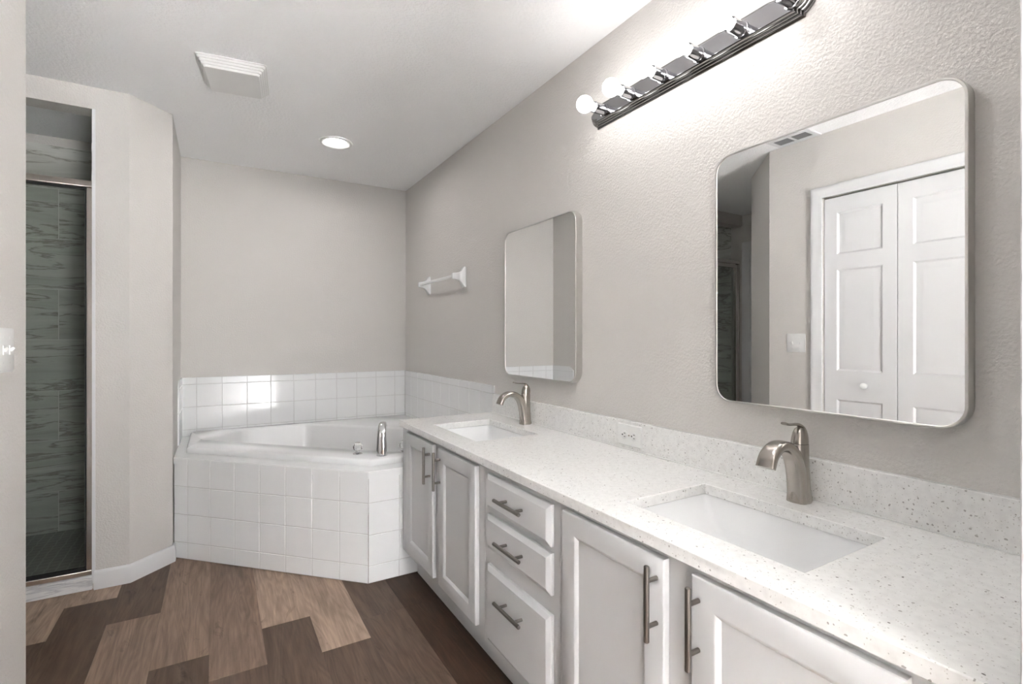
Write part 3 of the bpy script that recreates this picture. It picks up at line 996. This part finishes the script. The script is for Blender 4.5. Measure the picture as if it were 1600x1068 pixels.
# undermount sinks
def sink(y0, y1, label):
    xc, yc = (SX0 + SX1) / 2, (y0 + y1) / 2
    r = thing('sink', (xc, yc, ZT), label, 'sink', 'white undermount sinks in the countertop')
    wx, wy = SX1 - SX0, y1 - y0
    def rg(ix, iy, rad, z, dx=0.0):
        return [(xc + dx + a, yc + c_, z) for a, c_ in rrect(wx - 2 * ix, wy - 2 * iy, rad, 6)]
    bm = BM()
    z = ZT - 0.0006
    loft(bm, [rg(-0.030, -0.030, 0.03, z), rg(-0.004, -0.004, 0.018, z), rg(-0.003, -0.003, 0.018, z - 0.006), rg(0.004, 0.010, 0.022, z - 0.035), rg(0.012, 0.035, 0.026, z - 0.075),
              rg(0.022, 0.070, 0.034, z - 0.105), rg(0.040, 0.110, 0.040, z - 0.118), rg(0.075, 0.160, 0.04, z - 0.122)], False, True)
    obj('basin', bm, M['ceramic'], r, angle=60)
    bm = BM(); lathe(bm, (xc + 0.0, yc, z - 0.1215), (0, 0, 1), [(0.022, 0), (0.022, 0.002), (0.017, 0.003), (0.012, 0.0015)], 24)
    obj('drain', bm, M['nickel'], r)
    return r
sink(*sinks[0], 'white rectangular undermount sink at the far end of the countertop')
sink(*sinks[1], 'white rectangular undermount sink at the near end of the countertop')

# faucets
def faucet(label):
    y = 0.733
    x = 1.292
    r = thing('faucet', (x, y, ZC + 0.0005), label, 'faucet', 'brushed nickel sink faucets')
    z0 = ZC + 0.0005
    bm = BM()
    prof = [(0.0295, 0.0), (0.0298, 0.003), (0.0285, 0.010), (0.0262, 0.035), (0.0240, 0.070), (0.0226, 0.105), (0.0222, 0.135), (0.0220, 0.146), (0.0212, 0.1475)]
    rings = []
    seg = 32
    for rad, d in prof:
        rings.append([(x + 0.001 * d / 0.15 + math.cos(2 * PI * k / seg) * rad * 1.02, y + math.sin(2 * PI * k / seg) * rad * 0.95, z0 + d) for k in range(seg)])
    loft(bm, rings, True, True)
    obj('body', bm, M['nickel'], r)
    bm = BM()
    keys = [(1.2925, 0.002, 0.0535, 0.0560), (1.288, 0.030, 0.0480, 0.0470), (1.280, 0.065, 0.0450, 0.0400), (1.271, 0.097, 0.044, 0.036), (1.254, 0.127, 0.043, 0.032), (1.224, 0.148, 0.042, 0.027),
            (1.190, 0.149, 0.043, 0.025), (1.162, 0.132, 0.046, 0.023), (1.147, 0.104, 0.048, 0.021)]
    sp_ = spline(keys, 30)
    sweep(bm, [(a, y, z0 + c_) for a, c_, _, _ in sp_], [s_[2] for s_ in sp_], [s_[3] for s_ in sp_], (0, 1, 0), 24, 3.2)
    obj('spout', bm, M['nickel'], r)
    bm = BM()
    rings = []
    for rad, d, dx in ((0.0215, 0.1485, 0), (0.0213, 0.152, 0.0), (0.0200, 0.163, 0.0005), (0.0175, 0.175, 0.0012), (0.0135, 0.185, 0.002), (0.006, 0.191, 0.002)):
        rings.append([(x + 0.001 + dx + math.cos(2 * PI * k / seg) * rad, y + math.sin(2 * PI * k / seg) * rad * 0.95, z0 + d) for k in range(seg)])
    loft(bm, rings, True, True)
    hd = obj('handle', bm, M['nickel'], r)
    bm = BM()
    keys = [(x + 0.0205, 0.150, 0.026, 0.005), (x + 0.0185, 0.168, 0.024, 0.006), (x + 0.011, 0.186, 0.020, 0.007), (x - 0.005, 0.1965, 0.016, 0.0072), (x - 0.025, 0.199, 0.0135, 0.0065), (x - 0.048, 0.2005, 0.0145, 0.006), (x - 0.062, 0.2035, 0.017, 0.007), (x - 0.068, 0.205, 0.017, 0.007)]
    sp_ = spline(keys, 24)
    sweep(bm, [(a, y, z0 + c_) for a, c_, _, _ in sp_], [s_[2] for s_ in sp_], [s_[3] for s_ in sp_], (0, 1, 0), 20, 2.6)
    obj('lever', bm, M['nickel'], hd)
    return r
f1 = faucet('brushed nickel single-lever faucet behind the near sink')
f2 = dup(f1); f2.location = (1.296, 2.066, ZC + 0.0005)
f2['label'] = 'brushed nickel single-lever faucet behind the far sink'

# outlet on the backsplash
XO = W - 0.0215
ol = thing('outlet', (XO, 1.3865, 0.858), 'white sideways double outlet on the quartz backsplash', 'outlet')
bm = BM()
rects(bm, (XO, 0, 0), (0, 1, 0), (0, 0, 1), (-1, 0, 0), 1.326, 1.447, 0.817, 0.897, [(0, 0), (0, 0.004), (0.003, 0.007)])
obj('plate', bm, M['white_plastic'], ol)
for y in (1.362, 1.411):
    bm = BM()
    lathe(bm, (XO - 0.0071, y, 0.857), (-1, 0, 0), [(0.017, 0), (0.017, 0.0015), (0.016, 0.002)], 24, sx=0.9)
    rc = obj('receptacle', bm, M['white_plastic'], ol)
    bm = BM()
    for dy, dz, hy, hz in ((-0.004, 0.0065, 0.0042, 0.0012), (-0.004, -0.0065, 0.0036, 0.0012), (0.008, 0.0, 0.0026, 0.0026)):
        box(bm, XO - 0.0097, XO - 0.0088, y + dy - hy, y + dy + hy, 0.857 + dz - hz, 0.857 + dz + hz)
    obj('slots', bm, M['slot'], rc)
bm = BM(); lathe(bm, (XO - 0.0071, 1.3865, 0.857), (-1, 0, 0), [(0.003, 0), (0.003, 0.001), (0.0015, 0.0015)], 12)
obj('screw', bm, M['nickel'], ol)

# ------------------------------------------------------------------ mirrors
def wall_mirror(y0, y1, z0, z1, label, rad=0.052):
    yc, zc = (y0 + y1) / 2, (z0 + z1) / 2
    r = thing('wall_mirror', (W, yc, zc), label, 'mirror', 'rounded rectangular mirrors above the vanity')
    w, h = y1 - y0, z1 - z0
    rg = lambda ins, x: [(x, yc + a, zc + c_) for a, c_ in rrect(w - 2 * ins, h - 2 * ins, rad - ins, 10)]
    bm = BM()
    loft(bm, [rg(0.010, W - 0.0005), rg(0.0, W - 0.0005), rg(0.0, W - 0.0335), rg(0.0012, W - 0.035), rg(0.0050, W - 0.035), rg(0.0060, W - 0.034), rg(0.0060, W - 0.030), rg(0.010, W - 0.030)], False, False)
    obj('frame', bm, M['frame'], r)
    bm = BM()
    v = [bm.verts.new(p) for p in rg(0.0061, W - 0.0325)]
    bm.faces.new(v)
    v = [bm.verts.new(p) for p in rg(0.0061, W - 0.0295)]
    bm.faces.new(v)
    obj('glass', bm, M['mirror'], r)
wall_mirror(0.405, 1.007, 1.029, 1.772, 'large rounded mirror above the near sink reflecting the closet door')
wall_mirror(1.698, 2.314, 1.026, 1.774, 'rounded mirror above the far sink beside the towel bar')

# ------------------------------------------------------------------ vanity light bar
LZ = 2.126
LY0, LY1 = 0.750, 1.594
lb = thing('vanity_light_bar', (W, (LY0 + LY1) / 2, LZ), 'chrome Hollywood light bar with six lit globe bulbs above the mirrors', 'wall light')
def outline(off, x):
    """bar outline: straight long sides, stepped corners and bowed ends"""
    hz = 0.049 + off
    y0, y1 = LY0 - off, LY1 + off
    pts = []
    bow, st = 0.030, 0.010
    for k in range(13):                    # near end (low y), from the bottom to the top
        a = -1 + 2 * k / 12
        pts.append((y0 - bow * (1 - a * a) - 0.004, a * (hz - st)))
    pts.append((y0, hz - st)); pts.append((y0, hz))
    for k in range(1, 8):
        pts.append((y0 + (y1 - y0) * k / 8, hz))
    pts.append((y1, hz)); pts.append((y1, hz - st))
    for k in range(13):
        a = 1 - 2 * k / 12
        pts.append((y1 + bow * (1 - a * a) + 0.004, a * (hz - st)))
    pts.append((y1, -hz + st)); pts.append((y1, -hz))
    for k in range(1, 8):
        pts.append((y1 + (y0 - y1) * k / 8, -hz))
    pts.append((y0, -hz)); pts.append((y0, -hz + st))
    return [(x, a, LZ + c_) for a, c_ in pts]
bm = BM()
steps = [(0.0, W - 0.0005), (0.0, W - 0.0035), (-0.003, W - 0.006), (-0.005, W - 0.006), (-0.006, W - 0.011), (-0.009, W - 0.0125), (-0.011, W - 0.0125), (-0.012, W - 0.0175), (-0.015, W - 0.019), (-0.017, W - 0.019), (-0.019, W - 0.025), (-0.022, W - 0.0268)]
loft(bm, [outline(a, x) for a, x in steps])
obj('moulding', bm, M['bar_trim'], lb, angle=25)
bm = BM()
v = [bm.verts.new(p) for p in outline(-0.0219, W - 0.0269)]
bm.faces.new(v)
loft(bm, [outline(-0.0219, W - 0.0269), outline(-0.0225, W - 0.025)])
obj('face_plate', bm, M['bar_chrome'], lb)
for k in range(6):
    y = 1.526 - 0.1507 * k
    XP = W - 0.0272
    bm = BM()
    lathe(bm, (XP, y, LZ), (-1, 0, 0), [(0.0235, 0), (0.0235, 0.003), (0.0205, 0.004), (0.0205, 0.050), (0.0215, 0.052), (0.0205, 0.054), (0.018, 0.054), (0.018, 0.040)], 28)
    so = obj('socket', bm, M['bar_chrome'], lb)
    bm = BM()
    pr = [(0.0150, 0.042), (0.0155, 0.058), (0.0165, 0.072)]
    cx, rr = 0.0985, 0.0322
    a0 = math.acos((0.072 - cx) / rr)
    for q in range(1, 15):
        a = a0 * 0.955 - (a0 * 0.955) * q / 15
        pr.append((rr * math.sin(a), cx + rr * math.cos(a)))
    pr.append((0.001, cx + rr))
    lathe(bm, (XP, y, LZ), (-1, 0, 0), pr, 28)
    obj('bulb', bm, M['bulb'], so, angle=80)

# ------------------------------------------------------------------ ceiling things
rl = thing('recessed_light', (0.640, 3.245, H), 'round white recessed ceiling light in front of the tub', 'ceiling light')
bm = BM()
lathe(bm, (0.640, 3.245, H - 0.0003), (0, 0, -1), [(0.100, 0), (0.100, 0.003), (0.096, 0.008), (0.090, 0.010), (0.080, 0.009), (0.066, 0.003), (0.062, 0.002)], 48, False, False)
obj('trim_ring', bm, M['white_plastic'], rl)
bm = BM()
lathe(bm, (0.640, 3.245, H - 0.0005), (0, 0, -1), [(0.062, 0), (0.061, 0.0025), (0.04, 0.0035), (0.01, 0.004)], 48, False, True)
obj('lens', bm, M['can'], rl)

fan = thing('exhaust_fan', (0.072, 2.648, H), 'white square louvred exhaust fan cover on the ceiling', 'exhaust fan')
fa = math.radians(-7)
def fq(h_, z, r=0.012):
    out = []
    for a, c_ in rrect(h_[0] * 2, h_[1] * 2, r, 4):
        out.append((0.072 + a * math.cos(fa) - c_ * math.sin(fa), 2.648 + a * math.sin(fa) + c_ * math.cos(fa), z))
    return out
bm = BM()
rgs = []
hx, hy = 0.140, 0.150
N = 5
for k in range(N):
    z = H - 0.0005 - 0.0095 * k
    e = k * 0.0078
    rgs += [fq((hx - e, hy - e), z), fq((hx - e, hy - e), z - 0.0035), fq((hx - e - 0.0015, hy - e - 0.0015), z - 0.005), fq((hx - e - 0.006, hy - e - 0.006), z - 0.005), fq((hx - e - 0.006, hy - e - 0.006), z - 0.0095)]
rgs = rgs[:-2]
loft(bm, rgs, False, True)
obj('cover', bm, M['white_plastic'], fan, angle=30)

# ------------------------------------------------------------------ towel bar
tw = thing('towel_bar', (W, 3.18, 1.605), 'white ceramic towel bar on the wall beside the far mirror', 'towel bar')
def bracket(y):
    bm = BM()
    rings = []
    for wy, hz, d in ((0.052, 0.066, 0.0005), (0.052, 0.066, 0.008), (0.044, 0.058, 0.014), (0.032, 0.038, 0.026), (0.025, 0.026, 0.042), (0.022, 0.021, 0.060), (0.021, 0.019, 0.080), (0.017, 0.016, 0.086)):
        rings.append([(W - d, y + a, 1.605 + c_ + (0.004 if d > 0.03 else 0)) for a, c_ in rrect(wy * 1.0, hz * 2, min(wy / 2, hz) * 0.35, 4)])
    loft(bm, rings, True, True)
    return bm
for y in (2.885, 3.490):
    obj('bracket', bracket(y), M['ceramic'], tw, angle=50)
bm = BM(); box(bm, W - 0.080, W - 0.062, 2.892, 3.483, 1.600, 1.618)
bevel(obj('bar', bm, M['white_plastic'], tw), 0.004)
